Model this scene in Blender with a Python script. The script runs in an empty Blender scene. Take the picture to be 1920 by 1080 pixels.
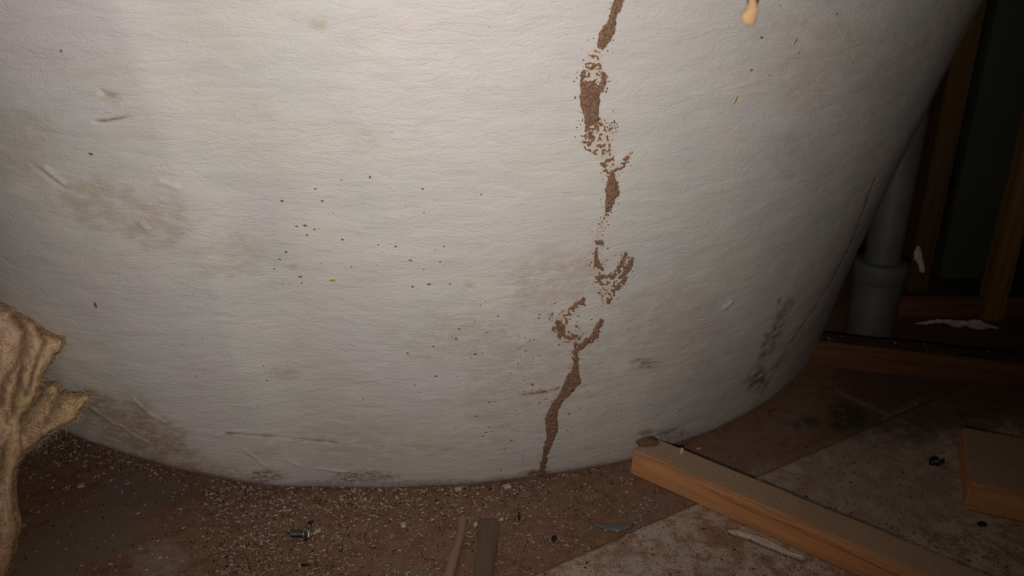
import bpy, bmesh, math, random
import numpy as np
from mathutils import Vector, Matrix
random.seed(7); rng = np.random.default_rng(7)
S = bpy.context.scene
COL = S.collection

# ------------------------------------------------------------------ camera, light, exposure
FPX, PITCH, CH = 1500.0, math.radians(22), 0.5
cp, sp = math.cos(PITCH), math.sin(PITCH)
cam = bpy.data.cameras.new('camera'); cam_o = bpy.data.objects.new('camera', cam); COL.objects.link(cam_o)
cam_o.location = (0, 0, CH); cam_o.rotation_euler = (math.pi/2 - PITCH, 0, 0)
cam.sensor_width = 36; cam.lens = 36*FPX/1920; cam.clip_start = 0.01
cam.dof.use_dof = True; cam.dof.focus_distance = 0.68; cam.dof.aperture_fstop = 10
S.camera = cam_o
W = bpy.data.worlds.new('world'); S.world = W; W.use_nodes = True
W.node_tree.nodes['Background'].inputs[0].default_value = (0.9, 0.95, 0.8, 1)
W.node_tree.nodes['Background'].inputs[1].default_value = 0.002
def flash(name, energy, size, colour, dx):          # phone flash as two added spots: cool core, warm outer beam
    fl = bpy.data.lights.new(name, 'SPOT'); fo = bpy.data.objects.new(name, fl); COL.objects.link(fo)
    fl.energy = energy; fl.spot_size = math.radians(size); fl.spot_blend = 1.0; fl.shadow_soft_size = 0.003; fl.color = colour
    fo.location = (dx, 0.0, CH - 0.044); fo.rotation_euler = (math.pi/2 - math.radians(0.5), 0, math.radians(7))
flash('flash_cool_core', 7.4, 90, (0.94, 1.0, 1.035), -.005)
flash('flash_warm_outer', 5.1, 124, (1.0, 0.84, 0.71), -.003)
S.view_settings.view_transform = 'Standard'; S.view_settings.look = 'None'
S.view_settings.gamma = 1.0; S.view_settings.use_curve_mapping = False
S.view_settings.exposure = 0.0

# ------------------------------------------------------------------ helpers
def pray(x, y):
    x = np.asarray(x, float); y = np.asarray(y, float)
    a = (x-960)/FPX; b = -(y-540)/FPX
    return np.stack([a, cp + b*sp, -sp + b*cp], -1)
EYE = np.array([0, 0, CH])
def floor_at(x, y, z=0.0):
    d = pray(x, y); return EYE + d*((z-CH)/d[..., 2])[..., None]
def depth_at(x, y, Y):
    d = pray(x, y); return EYE + d*(np.asarray(Y)/d[..., 1])[..., None]
def to_px(P):
    v = P - EYE; d = v[..., 1]*cp - v[..., 2]*sp; u = v[..., 1]*sp + v[..., 2]*cp
    d = np.maximum(d, 1e-3)
    return 960 + FPX*v[..., 0]/d, 540 - FPX*u/d
def ss(a, b, x):
    t = np.clip((x-a)/(b-a), 0, 1); return t*t*(3-2*t)
_L = np.random.default_rng(3).random((256, 256))
def vn(x, y):                                   # smooth value noise 0..1
    xi = np.floor(x).astype(int); yi = np.floor(y).astype(int)
    fx = x-xi; fy = y-yi; fx = fx*fx*(3-2*fx); fy = fy*fy*(3-2*fy)
    a = _L[xi % 256, yi % 256]; b = _L[(xi+1) % 256, yi % 256]
    c = _L[xi % 256, (yi+1) % 256]; d = _L[(xi+1) % 256, (yi+1) % 256]
    return (a*(1-fx)+b*fx)*(1-fy) + (c*(1-fx)+d*fx)*fy
def fbm(x, y, o=4):
    s = 0; a = .5; t = 0
    for i in range(o):
        s = s + a*vn(x*2**i + 17.3*i, y*2**i + 9.1*i); t += a; a *= .5
    return s/t
def seg_dist(x, y, pts):                        # distance to polyline, and interpolated value (3rd entry)
    best = np.full(np.shape(x), 1e9); val = np.zeros(np.shape(x))
    for p, q in zip(pts[:-1], pts[1:]):
        dx, dy = q[0]-p[0], q[1]-p[1]; l2 = dx*dx+dy*dy+1e-9
        t = np.clip(((x-p[0])*dx + (y-p[1])*dy)/l2, 0, 1)
        d = np.hypot(x-p[0]-t*dx, y-p[1]-t*dy)
        if len(p) > 2:
            w = p[2]+(q[2]-p[2])*t; better = d/w < best/np.maximum(val, 1e-6)
            val = np.where(better, w, val); best = np.where(better, d, best)
        else:
            best = np.minimum(best, d)
    return best, val
def mesh_np(name, V, F, mat, parent=None, smooth=True):
    V = np.asarray(V, np.float32); F = np.asarray(F, np.int32)
    me = bpy.data.meshes.new(name)
    me.vertices.add(len(V)); me.vertices.foreach_set('co', V.ravel())
    n, k = F.shape
    me.loops.add(n*k); me.loops.foreach_set('vertex_index', F.ravel())
    me.polygons.add(n); me.polygons.foreach_set('loop_start', np.arange(0, n*k, k, dtype=np.int32))
    me.polygons.foreach_set('use_smooth', np.full(n, smooth))
    me.update(calc_edges=True); me.validate()
    me.materials.append(mat)
    o = bpy.data.objects.new(name, me); COL.objects.link(o)
    if parent: o.parent = parent
    return o
def set_attr(o, name, arr):                     # FLOAT_COLOR per vertex
    at = o.data.attributes.new(name, 'FLOAT_COLOR', 'POINT')
    at.data.foreach_set('color', np.ascontiguousarray(arr, np.float32).ravel())
def bm_obj(name, bm, mat, parent=None, smooth=False):
    me = bpy.data.meshes.new(name); bm.normal_update(); bm.to_mesh(me); bm.free()
    if smooth:
        for p in me.polygons: p.use_smooth = True
    me.materials.append(mat)
    o = bpy.data.objects.new(name, me); COL.objects.link(o)
    if parent: o.parent = parent
    return o
def tag(o, label, cat, group=None, kind=None):
    if label: o['label'] = label
    if cat: o['category'] = cat
    if group: o['group'] = group
    if kind: o['kind'] = kind
    return o
def empty(name, loc, rz=0):
    o = bpy.data.objects.new(name, None); COL.objects.link(o); o.empty_display_size = .02
    o.location = loc; o.rotation_euler[2] = rz; return o

class NT:
    def __init__(s, name):
        s.m = bpy.data.materials.new(name); s.m.use_nodes = True; s.t = s.m.node_tree
        s.b = s.t.nodes['Principled BSDF']
    def n(s, typ, **kw):
        nd = s.t.nodes.new(typ)
        for k, v in kw.items():
            if k.startswith('i_'):
                key = k[2:]; key = int(key) if key.isdigit() else key.replace('_', ' ')
                s.put(nd.inputs[key], v)
            else: setattr(nd, k, v)
        return nd
    def put(s, sock, v):
        if isinstance(v, bpy.types.NodeSocket): s.t.links.new(v, sock)
        else: sock.default_value = v
    def noise(s, vec, scale, detail=4, rough=.55, dist=0):
        nd = s.n('ShaderNodeTexNoise'); s.put(nd.inputs['Vector'], vec)
        nd.inputs['Scale'].default_value = scale; nd.inputs['Detail'].default_value = detail
        nd.inputs['Roughness'].default_value = rough; nd.inputs['Distortion'].default_value = dist
        return nd.outputs['Fac']
    def ramp(s, f, a, b, c0=0.0, c1=1.0):
        nd = s.n('ShaderNodeMapRange', interpolation_type='SMOOTHSTEP')
        s.put(nd.inputs['Value'], f); s.put(nd.inputs['From Min'], a); s.put(nd.inputs['From Max'], b)
        s.put(nd.inputs['To Min'], c0); s.put(nd.inputs['To Max'], c1); return nd.outputs[0]
    def mix(s, f, a, b):
        nd = s.n('ShaderNodeMix', data_type='RGBA'); s.put(nd.inputs[0], f)
        s.put(nd.inputs[6], a if not isinstance(a, tuple) else (*a, 1)); s.put(nd.inputs[7], b if not isinstance(b, tuple) else (*b, 1))
        return nd.outputs[2]
    def math(s, op, a, b=0.0, clamp=False):
        nd = s.n('ShaderNodeMath', operation=op, use_clamp=clamp); s.put(nd.inputs[0], a); s.put(nd.inputs[1], b); return nd.outputs[0]
    def vec(s, kind='Object', scale=(1, 1, 1), rot=(0, 0, 0)):
        tc = s.n('ShaderNodeTexCoord'); mp = s.n('ShaderNodeMapping')
        s.t.links.new(tc.outputs[kind], mp.inputs[0]); mp.inputs['Scale'].default_value = scale; mp.inputs['Rotation'].default_value = rot
        return mp.outputs[0]
    def attr(s, name):
        nd = s.n('ShaderNodeAttribute', attribute_name=name)
        sep = s.n('ShaderNodeSeparateColor'); s.t.links.new(nd.outputs['Color'], sep.inputs[0])
        return sep.outputs[0], sep.outputs[1], sep.outputs[2], nd.outputs['Alpha']
    def bump(s, h, dist, strength=1.0, prev=None):
        nd = s.n('ShaderNodeBump'); s.put(nd.inputs['Height'], h); nd.inputs['Distance'].default_value = dist
        nd.inputs['Strength'].default_value = strength
        if prev is not None: s.put(nd.inputs['Normal'], prev)
        return nd.outputs[0]
    def out(s, col, rough=.6, nrm=None, spec=.5, metal=0.0):
        s.put(s.b.inputs['Base Color'], col if not isinstance(col, tuple) else (*col, 1))
        s.put(s.b.inputs['Roughness'], rough); s.b.inputs['Specular IOR Level'].default_value = spec
        s.b.inputs['Metallic'].default_value = metal
        if nrm is not None: s.put(s.b.inputs['Normal'], nrm)
        return s.m

# ------------------------------------------------------------------ materials
def m_tub():
    t = NT('bathtub_acrylic')
    uv = t.vec('UV'); st = t.vec('UV', (26, 85, 1)); st2 = t.vec('UV', (70, 230, 1)); big = t.vec('UV', (7, 9, 1))
    tan, dirt, cream, dark = t.attr('stain_shade_a'); pale, rust, dust, _ = t.attr('stain_shade_b')
    hue = t.noise(big, 1.0, 3, .5)
    base = t.mix(t.ramp(hue, .36, .62), (.655, .612, .545), (.63, .572, .56))
    hue2 = t.noise(t.vec('UV', (11, 16, 1)), 1.0, 4, .6, .4)
    base = t.mix(t.ramp(hue2, .42, .68), base, (.60, .58, .548))
    # fine streaky tone
    base = t.mix(t.ramp(t.noise(st, 1.0, 5, .62, .3), .35, .7, 0, .22), base, (.46, .41, .375))
    # tan stains, and bevel shade painted in tan, broken by noise
    nb = t.noise(t.vec('UV', (60, 90, 1)), 1.0, 5, .7)
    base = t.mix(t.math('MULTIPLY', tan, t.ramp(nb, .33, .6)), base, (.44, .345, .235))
    base = t.mix(t.math('MULTIPLY', cream, t.ramp(t.noise(t.vec('UV', (420, 420, 1)), 1.0, 3, .7), .3, .6, .35, 1)), base, (.60, .475, .36))
    base = t.mix(t.math('MULTIPLY', dust, t.ramp(t.noise(t.vec('UV', (160, 260, 1)), 1.0, 4, .7), .36, .6)), base, (.22, .125, .075))  # dust, plus shade painted on the lower-left bevel
    base = t.mix(t.math('MULTIPLY', rust, t.ramp(nb, .36, .62)), base, (.22, .125, .055))
    base = t.mix(pale, base, (.74, .69, .64))
    # small specks, strewn everywhere and thicker where 'dirt' is
    vor = t.n('ShaderNodeTexVoronoi', feature='F1'); t.put(vor.inputs['Vector'], t.vec('UV', (300, 420, 1))); vor.inputs['Scale'].default_value = 1.0
    d = vor.outputs['Distance']; sc = t.n('ShaderNodeSeparateColor'); t.t.links.new(vor.outputs['Color'], sc.inputs[0])
    size = t.math('MULTIPLY', t.ramp(t.math('ADD', sc.outputs[0], t.math('MULTIPLY', dirt, .05)), .972, 1.06), .60)
    spk = t.math('MULTIPLY', t.math('LESS_THAN', d, size), 0.85)
    base = t.mix(spk, base, (.11, .075, .055))
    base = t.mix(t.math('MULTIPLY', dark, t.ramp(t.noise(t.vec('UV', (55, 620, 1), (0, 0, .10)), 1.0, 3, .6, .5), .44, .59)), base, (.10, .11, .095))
    h1 = t.noise(st, 1.0, 5, .6, .8); h2 = t.noise(st2, 1.0, 4, .65, .6)
    rid = t.math('ABSOLUTE', t.math('SUBTRACT', t.noise(t.vec('UV', (20, 58, 1)), 1.0, 4, .6, 1.2), .5))
    rid = t.ramp(rid, .0, .045)
    n = t.bump(h1, .0008, 1.0); n = t.bump(h2, .00045, 1.0, n)
    n = t.bump(t.noise(t.vec('UV', (600, 800, 1)), 1.0, 3, .6), .00045, 1.0, n); n = t.bump(rid, .0004, .35, n)
    return t.out(base, t.ramp(h2, .3, .7, .36, .58), n, .36)
def m_mud():
    t = NT('dried_mud'); o = t.vec('Object', (1, 1, 1))
    a = t.noise(o, 420, 4, .7); b = t.noise(o, 60, 3, .6)
    c = t.mix(t.ramp(a, .3, .7), (.15, .078, .046), (.33, .205, .135))
    c = t.mix(t.ramp(b, .45, .7, 0, .6), c, (.27, .145, .098))
    return t.out(c, .95, t.bump(a, .0012, .9), .15)
def m_wood(name, c0, c1, c2, grain=(6, 130, 130), dirt=.35, dirtcol=(.20, .135, .09)):
    t = NT(name); v = t.vec('Object', grain)
    g = t.noise(v, 1.0, 5, .6, 1.2); w = t.noise(t.vec('Object', (grain[0]*.5, grain[1]*.35, grain[2]*.35)), 1.0, 3, .5, 1.8)
    c = t.mix(t.ramp(w, .35, .65), c0, c1); c = t.mix(t.ramp(g, .5, .68, 0, .95), c, c2)
    geo = t.n('ShaderNodeNewGeometry'); sep = t.n('ShaderNodeSeparateXYZ'); t.t.links.new(geo.outputs['Normal'], sep.inputs[0])
    up = t.ramp(sep.outputs[2], .5, .9)
    dn = t.ramp(t.noise(t.vec('Object', (1, 1, 1)), 70, 6, .7), .30, .6, .78, 1.0)
    c = t.mix(t.math('MULTIPLY', t.math('MULTIPLY', up, dn), dirt), c, dirtcol)         # dust lies on the upper face
    c = t.mix(t.ramp(t.noise(t.vec('Object', (1, 1, 1)), 330, 3, .6), .63, .72, 0, .5), c, tuple(x*.4 for x in dirtcol))
    return t.out(c, .75, t.bump(g, .0008, .8), .3)
def m_floor(name, kind):
    t = NT(name); o = t.vec('Object')
    grey, scratch, mould, wet = t.attr('marks')
    fine = t.noise(o, 520, 5, .75); mid = t.noise(o, 60, 6, .7, .6); bl = t.noise(o, 24, 5, .6, .7)
    if kind == 'brown':
        c = t.mix(t.ramp(fine, .3, .7), (.19, .098, .06), (.47, .30, .205))
        c = t.mix(t.ramp(mid, .40, .66, 0, .75), c, (.22, .105, .062))
        c = t.mix(t.ramp(bl, .45, .7, 0, .5), c, (.29, .18, .12))
    else:
        c = t.mix(t.ramp(fine, .3, .7), (.52, .42, .35), (.80, .69, .60))
        c = t.mix(t.ramp(mid, .45, .60, 0, .95), c, (.47, .29, .195))
        c = t.mix(t.ramp(bl, .50, .64, 0, .85), c, (.40, .24, .155))
        c = t.mix(t.ramp(t.noise(t.vec('Object', (240, 620, 1), (0, 0, .5)), 1.0, 3, .6), .6, .7, 0, .6), c, (.15, .085, .06))
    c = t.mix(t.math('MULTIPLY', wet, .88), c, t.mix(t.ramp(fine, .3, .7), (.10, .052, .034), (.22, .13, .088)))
    c = t.mix(t.math('MULTIPLY', grey, t.ramp(mid, .25, .6, .55, 1)), c, (.27, .215, .172) if kind == 'brown' else (.44, .365, .31))
    c = t.mix(t.math('MULTIPLY', scratch, t.ramp(t.noise(o, 150, 4, .7), .3, .62)), c, (.50, .43, .37))
    c = t.mix(t.math('MULTIPLY', mould, t.ramp(mid, .3, .56)), c, (.07, .065, .045))
    c = t.mix(t.ramp(t.noise(o, 190, 3, .6), .66, .72, 0, .8), c, (.055, .03, .02))
    return t.out(c, .9, t.bump(fine, .0012, .8, t.bump(mid, .0015, .6)), .2)
def m_plain(name, a, b, scale=120, rough=.6, bump=.0004, spec=.4, metal=0.0):
    t = NT(name); f = t.noise(t.vec('Object'), scale, 4, .65)
    return t.out(t.mix(t.ramp(f, .3, .7), a, b), rough, t.bump(f, bump, .8), spec, metal)
def m_wool():
    t = NT('glass_wool'); o = t.vec('Object')
    a = t.noise(o, 16, 4, .6, .6); b = t.noise(o, 190, 5, .75); s = t.noise(t.vec('Object', (75, 60, 42), (0, .45, 0)), 1.0, 5, .7, .5)
    c = t.mix(t.ramp(a, .36, .6), (.74, .51, .275), (.70, .485, .34))
    c = t.mix(t.ramp(s, .52, .68, 0, .6), c, (.36, .22, .155))
    c = t.mix(t.ramp(s, .52, .34, 0, .6), c, (.76, .55, .31))
    c = t.mix(t.ramp(b, .60, .70, 0, .7), c, (.24, .13, .09))
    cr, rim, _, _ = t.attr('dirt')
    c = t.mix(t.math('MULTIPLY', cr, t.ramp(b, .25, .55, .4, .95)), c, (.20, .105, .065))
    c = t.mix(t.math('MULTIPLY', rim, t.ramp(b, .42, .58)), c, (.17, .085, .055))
    return t.out(c, 1.0, t.bump(b, .0016, .9, t.bump(s, .0014, .5)), .03)
M = {}
M['tub'] = m_tub(); M['mud'] = m_mud()
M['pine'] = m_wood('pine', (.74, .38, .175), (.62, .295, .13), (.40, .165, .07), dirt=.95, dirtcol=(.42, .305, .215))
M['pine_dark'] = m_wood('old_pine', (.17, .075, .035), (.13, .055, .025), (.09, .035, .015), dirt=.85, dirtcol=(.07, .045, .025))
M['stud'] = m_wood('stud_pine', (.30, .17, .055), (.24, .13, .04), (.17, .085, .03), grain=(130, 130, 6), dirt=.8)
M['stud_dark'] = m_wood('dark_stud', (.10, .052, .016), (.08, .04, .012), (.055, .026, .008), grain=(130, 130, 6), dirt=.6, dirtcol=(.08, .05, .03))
M['brown'] = m_floor('brown_floor_board', 'brown'); M['grey'] = m_floor('pale_floor_board', 'grey')
M['slab'] = m_plain('subfloor', (.06, .04, .03), (.1, .07, .05), 40, .95)
M['green'] = m_plain('green_wall_board', (.045, .052, .032), (.065, .07, .045), 60, .7)
M['pvc'] = m_plain('grey_pvc', (.085, .088, .082), (.115, .118, .112), 30, .6, .0001)
M['plaster'] = m_plain('white_plaster', (.50, .44, .43), (.66, .60, .58), 160, .9, .001)
M['wool'] = m_wool()
M['fibre'] = m_plain('fibre', (.60, .49, .33), (.48, .34, .21), 300, .8, .0)
M['chip'] = m_plain('wood_shaving', (.50, .385, .30), (.72, .585, .48), 90, .8, .0002)
M['chip2'] = m_plain('brown_shaving', (.20, .11, .065), (.30, .19, .12), 90, .9, .0002)
M['crumb'] = m_plain('black_crumb', (.012, .010, .008), (.03, .024, .02), 400, .9, .001)
M['steel'] = m_plain('zinc_steel', (.30, .34, .34), (.46, .50, .49), 300, .32, .0001, .5, 1.0)
M['dark_steel'] = m_plain('dull_zinc_thread', (.10, .11, .11), (.20, .215, .21), 300, .5, .0001, .5, 1.0)
M['stick'] = m_wood('stick_wood', (.42, .265, .185), (.36, .215, .145), (.24, .135, .085), grain=(10, 200, 200), dirt=.25)
M['strip'] = m_wood('strip_wood', (.20, .14, .095), (.16, .11, .075), (.12, .08, .055), grain=(8, 160, 160), dirt=.3, dirtcol=(.17, .11, .075))
M['film'] = m_plain('blue_grey_plastic', (.15, .14, .15), (.19, .18, .195), 60, .35, .0002)
M['caulk'] = m_plain('dirty_white_caulk', (.66, .57, .50), (.82, .73, .66), 200, .55, .0005)
M['splinter'] = m_plain('fresh_splinter', (.27, .165, .08), (.33, .205, .105), 200, .8, .001)
M['bark'] = m_plain('dark_bark', (.02, .008, .004), (.035, .014, .008), 300, .9, .001)
M['flake_o'] = m_plain('orange_flake', (.42, .20, .04), (.50, .27, .07), 200, .7, .0)
M['flake_b'] = m_plain('brown_flake', (.16, .10, .045), (.22, .14, .06), 200, .7, .0)

# ------------------------------------------------------------------ the bathtub surface (analytic, shared by all that sticks to it)
def zc_left(th): return .076*ss(-1.60, -2.10, th)
def tub_c(z): return np.stack([np.full(np.shape(z), -.115), 1.292 - .15*z], -1)
RIDGES = [([(172, 765), (215, 795)], 1.8, .0008), ([(222, 795), (250, 815), (280, 830)], 1.8, .0008),
          ([(250, 747), (280, 775), (310, 792)], 2.6, .0009), ([(425, 812), (460, 815), (540, 822), (630, 830)], 1.8, -.0007),
          ([(405, 817), (440, 808), (470, 812)], 3, .0006), ([(459, 843), (498, 874)], 2.2, .0008), ([(536, 862), (562, 873)], 2.4, .0008),
          ([(590, 878), (640, 884), (680, 887)], 1.8, .0008), ([(188, 172), (200, 179), (210, 181)], 4, -.0016),
          ([(178, 228), (200, 227), (240, 220)], 3, -.0014), ([(300, 340), (335, 352)], 4, .0008), ([(85, 315), (120, 345)], 5, .0009),
          ([(60, 310), (95, 335), (120, 352)], 4, -.0008), ([(265, 420), (278, 430)], 5, .001),
          ([(1640, 340), (1600, 450), (1560, 530), (1510, 605), (1475, 650)], 2.0, -.0004),
          ([(1358, 577), (1372, 566)], 3, .0012), ([(620, 225), (700, 229), (780, 234)], 2, .0002),
          ([(1360, 170), (1400, 160), (1440, 145)], 2, .0003), ([(1250, 190), (1330, 172), (1400, 158)], 2, .0002)]
FOOT_T = [-2.6, -2.29, -2.136, -2.024, -1.90, -1.80, -1.671, -1.553, -1.434, -1.32, -1.163, -1.036, -.8]
FOOT_R = [-.012, -.008, .002, .006, .0088, .0057, 0, -.003, -.005, -.006, -.001, -.003, 0]
def tub_r(z, th):
    r = .609 + .14*z + .086*z*z
    r = r - .008*np.exp(-np.maximum(z, 0)/.005) + .004*np.exp(-np.maximum(z, 0)/.1)
    r = r + np.interp(th, FOOT_T, FOOT_R)*np.exp(-np.maximum(z, 0)/.12) - .033*ss(-1.62, -2.10, th)*ss(.08, .45, z)
    zc = zc_left(th)
    k = .007; m = z - zc
    r = r + .86*(z - .5*(m + np.sqrt(m*m + k*k)) + .5*(np.sqrt(zc*zc + k*k) - zc))*ss(.001, .02, zc)
    u = th*.65
    r = r + .0035*(fbm(u*5+3, z*7+1, 2)-.5) + .0016*(fbm(u*18, z*42, 3)-.5)
    return r
def tub_ridge(x, y):
    h = np.zeros(np.shape(x))
    for pts, w, a in RIDGES:
        xs = [p[0] for p in pts]; ys = [p[1] for p in pts]
        msk = (x > min(xs)-25) & (x < max(xs)+25) & (y > min(ys)-25) & (y < max(ys)+25)
        if msk.any():
            d, _ = seg_dist(x[msk], y[msk], pts); h[msk] += a*np.exp(-(d/w)**2)
    return h
def tub_xyz(z, th, off=0.0):
    c = tub_c(z); r = tub_r(z, th) + off
    return np.stack([c[..., 0]+r*np.cos(th), c[..., 1]+r*np.sin(th), z], -1)
def tub_f(P):
    z = P[..., 2]; c = tub_c(z); dx = P[..., 0]-c[..., 0]; dy = P[..., 1]-c[..., 1]
    return np.hypot(dx, dy) - tub_r(z, np.arctan2(dy, dx))
def tub_at(x, y, off=0.0):                      # where the sight line of a photo point meets the tub; pushed out by off
    d = pray(x, y); d = d/np.linalg.norm(d, axis=-1)[..., None]
    t = np.full(d.shape[:-1], .2)
    for i in range(60): t = t + np.clip(tub_f(EYE + d*t[..., None]), -.05, .2)*.75
    P = EYE + d*t[..., None]
    return P + tub_n(P)*np.asarray(off)[..., None] if np.any(np.asarray(off) != 0) else P
def tub_n(P, e=.004):
    z = P[..., 2]; c = tub_c(z); dx = P[..., 0]-c[..., 0]; dy = P[..., 1]-c[..., 1]; l = np.hypot(dx, dy)
    n = np.stack([dx/l, dy/l, -(.14+.172*z) + .15*dy/l], -1)
    return n/np.linalg.norm(n, axis=-1)[..., None]

# ------------------------------------------------------------------ mud strokes (photo points, width, filling)
STROKES = [   # solid
 (1.0, 1.0, [(1163, -14, 19), (1162, 0, 19), (1154, 17, 17), (1149, 33, 17), (1142, 53, 24), (1134, 68, 28), (1127, 84, 18)]),
 (1.0, .9, [(1095, 134, 10), (1091, 150, 9), (1093, 168, 12)]), (1.0, .9, [(1131, 138, 10), (1131, 152, 12), (1126, 168, 16)]),
 (1.0, 1.0, [(1108, 168, 34), (1106, 180, 40), (1106, 192, 40), (1107, 205, 34), (1109, 221, 28)]),
 (.9, .8, [(1098, 222, 6), (1099, 240, 7), (1097, 256, 9), (1094, 266, 7)]), (.9, .8, [(1106, 245, 9), (1110, 262, 8)]),
 (1.0, .9, [(1146, 332, 14), (1147, 346, 26), (1148, 360, 29), (1144, 376, 22), (1139, 393, 13)]),
 (1.0, .8, [(1120, 455, 12), (1129, 455, 11)]), (1.0, .8, [(1119, 464, 5), (1117, 480, 8), (1121, 496, 15), (1128, 505, 8)]),
 (1.0, .8, [(1173, 475, 7), (1165, 492, 10), (1158, 502, 7)]), (1.0, .8, [(1186, 483, 7), (1181, 498, 10), (1172, 512, 12), (1160, 522, 9)]),
 (1.0, .8, [(1125, 520, 9), (1138, 518, 9), (1152, 515, 8)]), (.85, .8, [(1172, 520, 10), (1158, 540, 12)]),
 (1.0, .7, [(1094, 563, 10), (1089, 567, 8)]), (.8, .7, [(1093, 567, 7), (1078, 574, 6), (1067, 583, 9), (1059, 598, 10)]),
 (1.0, .8, [(1046, 607, 12), (1052, 617, 20), (1049, 630, 12)]), (.8, .7, [(1060, 632, 10), (1076, 634, 12), (1084, 631, 10)]),
 (1.0, .9, [(1127, 601, 9), (1121, 612, 13), (1117, 624, 14), (1104, 636, 9), (1094, 645, 12), (1082, 655, 13)]),
 (.9, .8, [(1078, 656, 14), (1079, 668, 14), (1080, 680, 13)]), (1.0, 1.0, [(1081, 683, 12), (1079, 698, 18), (1076, 711, 30), (1066, 727, 24), (1056, 741, 18), (1044, 756, 17), (1037, 771, 20), (1033, 789, 27), (1034, 806, 26), (1031, 824, 15), (1023, 848, 12), (1019, 870, 13), (1016, 886, 14), (1014, 893, 16)]),
 (.9, .6, [(1012, 888, 8), (998, 886, 8), (990, 889, 5)]), (1.0, .7, [(1095, 643, 5), (1110, 640, 5), (1122, 628, 6)]),
 # patchy
 (.52, .6, [(1128, 84, 10), (1122, 96, 16), (1114, 110, 28), (1112, 124, 32), (1111, 142, 36), (1109, 166, 30)]),
 (.55, .6, [(1110, 224, 28), (1118, 236, 42), (1125, 248, 56), (1122, 264, 58), (1133, 282, 36), (1138, 300, 30), (1142, 318, 26), (1146, 334, 16)]),
 (.55, .6, [(1130, 240, 12), (1148, 238, 14), (1156, 234, 6)]), (.75, .6, [(1183, 285, 7), (1174, 299, 10), (1164, 312, 12), (1148, 324, 10)]),
 (.30, .6, [(1137, 402, 12), (1132, 418, 11), (1124, 434, 8), (1120, 446, 7)]),
 (.55, .6, [(1118, 500, 12), (1122, 520, 24), (1132, 532, 44), (1138, 546, 38), (1138, 560, 22), (1134, 568, 8)]),
 (.55, .6, [(1180, 488, 12), (1166, 506, 16), (1148, 520, 18)]),
 (.45, .6, [(1090, 566, 14), (1066, 584, 20), (1052, 604, 26), (1048, 620, 28), (1066, 634, 22), (1082, 644, 22)]),
 (.35, .5, [(1036, 588, 8), (1033, 600, 6)]), (.4, .5, [(1080, 612, 6), (1084, 620, 5)]), (.4, .5, [(1046, 728, 5), (1010, 736, 6), (976, 740, 4)]),
]

# ------------------------------------------------------------------ structure: floor, back wall
tu = np.array([.347, .213]); tu /= np.linalg.norm(tu); tn = np.array([-tu[1], tu[0]])      # seam direction, its left normal
S0 = np.array([.014, .559])
def nonuni(lo, hi, a, b, fine, coarse):
    parts = [np.arange(lo, a, coarse), np.arange(a, b, fine), np.arange(b, hi, coarse), [hi]]
    v = np.unique(np.concatenate(parts)); return v[np.concatenate([[True], np.diff(v) > fine*.3])]
def floor_marks(P):
    x, y = to_px(P); n1 = fbm(P[..., 0]*30, P[..., 1]*30, 4)-.5; n2 = fbm(P[..., 0]*120+5, P[..., 1]*120, 3)-.5
    def el(cx, cy, rx, ry, rot=0):
        c, s = math.cos(rot), math.sin(rot); u = ((x-cx)*c+(y-cy)*s)/rx; v = (-(x-cx)*s+(y-cy)*c)/ry
        return ss(1.15, .55, np.hypot(u, v)+n1*1.3+n2*.5)
    grey = np.maximum.reduce([el(160, 1010, 170, 50, -.35), el(240, 930, 110, 45, -.2), el(60, 1080, 120, 60), .6*el(1480, 800, 70, 30, -.5), .5*el(1210, 950, 110, 18, -.4), .7*el(780, 1100, 60, 40), .75*el(1640, 910, 260, 90, .2)])
    sc = np.zeros(x.shape)
    for pts, w in (([(1568, 732), (1690, 790)], 4), ([(1692, 792), (1815, 850)], 4), ([(1655, 786), (1722, 752)], 4), ([(1400, 890), (1445, 870)], 10), ([(1586, 805), (1640, 808)], 3)):
        d, _ = seg_dist(x, y, pts); sc = np.maximum(sc, .42*np.exp(-(d/w)**2))
    mould = np.maximum.reduce([el(1590, 782, 40, 30), .7*el(1510, 790, 30, 16), .5*el(1830, 790, 40, 20), .35*el(110, 800, 90, 60)])
    sc = np.maximum(sc, .5*el(290, 1050, 50, 40)); sc = np.maximum(sc, .45*el(1160, 1050, 60, 14, -.5))
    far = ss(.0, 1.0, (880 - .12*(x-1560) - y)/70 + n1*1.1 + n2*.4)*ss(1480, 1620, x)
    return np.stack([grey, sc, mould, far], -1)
slab_bm = bmesh.new(); bmesh.ops.create_cube(slab_bm, size=1, matrix=Matrix.Translation((0, .9, -.035)) @ Matrix.Diagonal((3.6, 3.0, .03, 1)))
floor = bm_obj('floor', slab_bm, M['slab']); floor['kind'] = 'structure'
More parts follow.
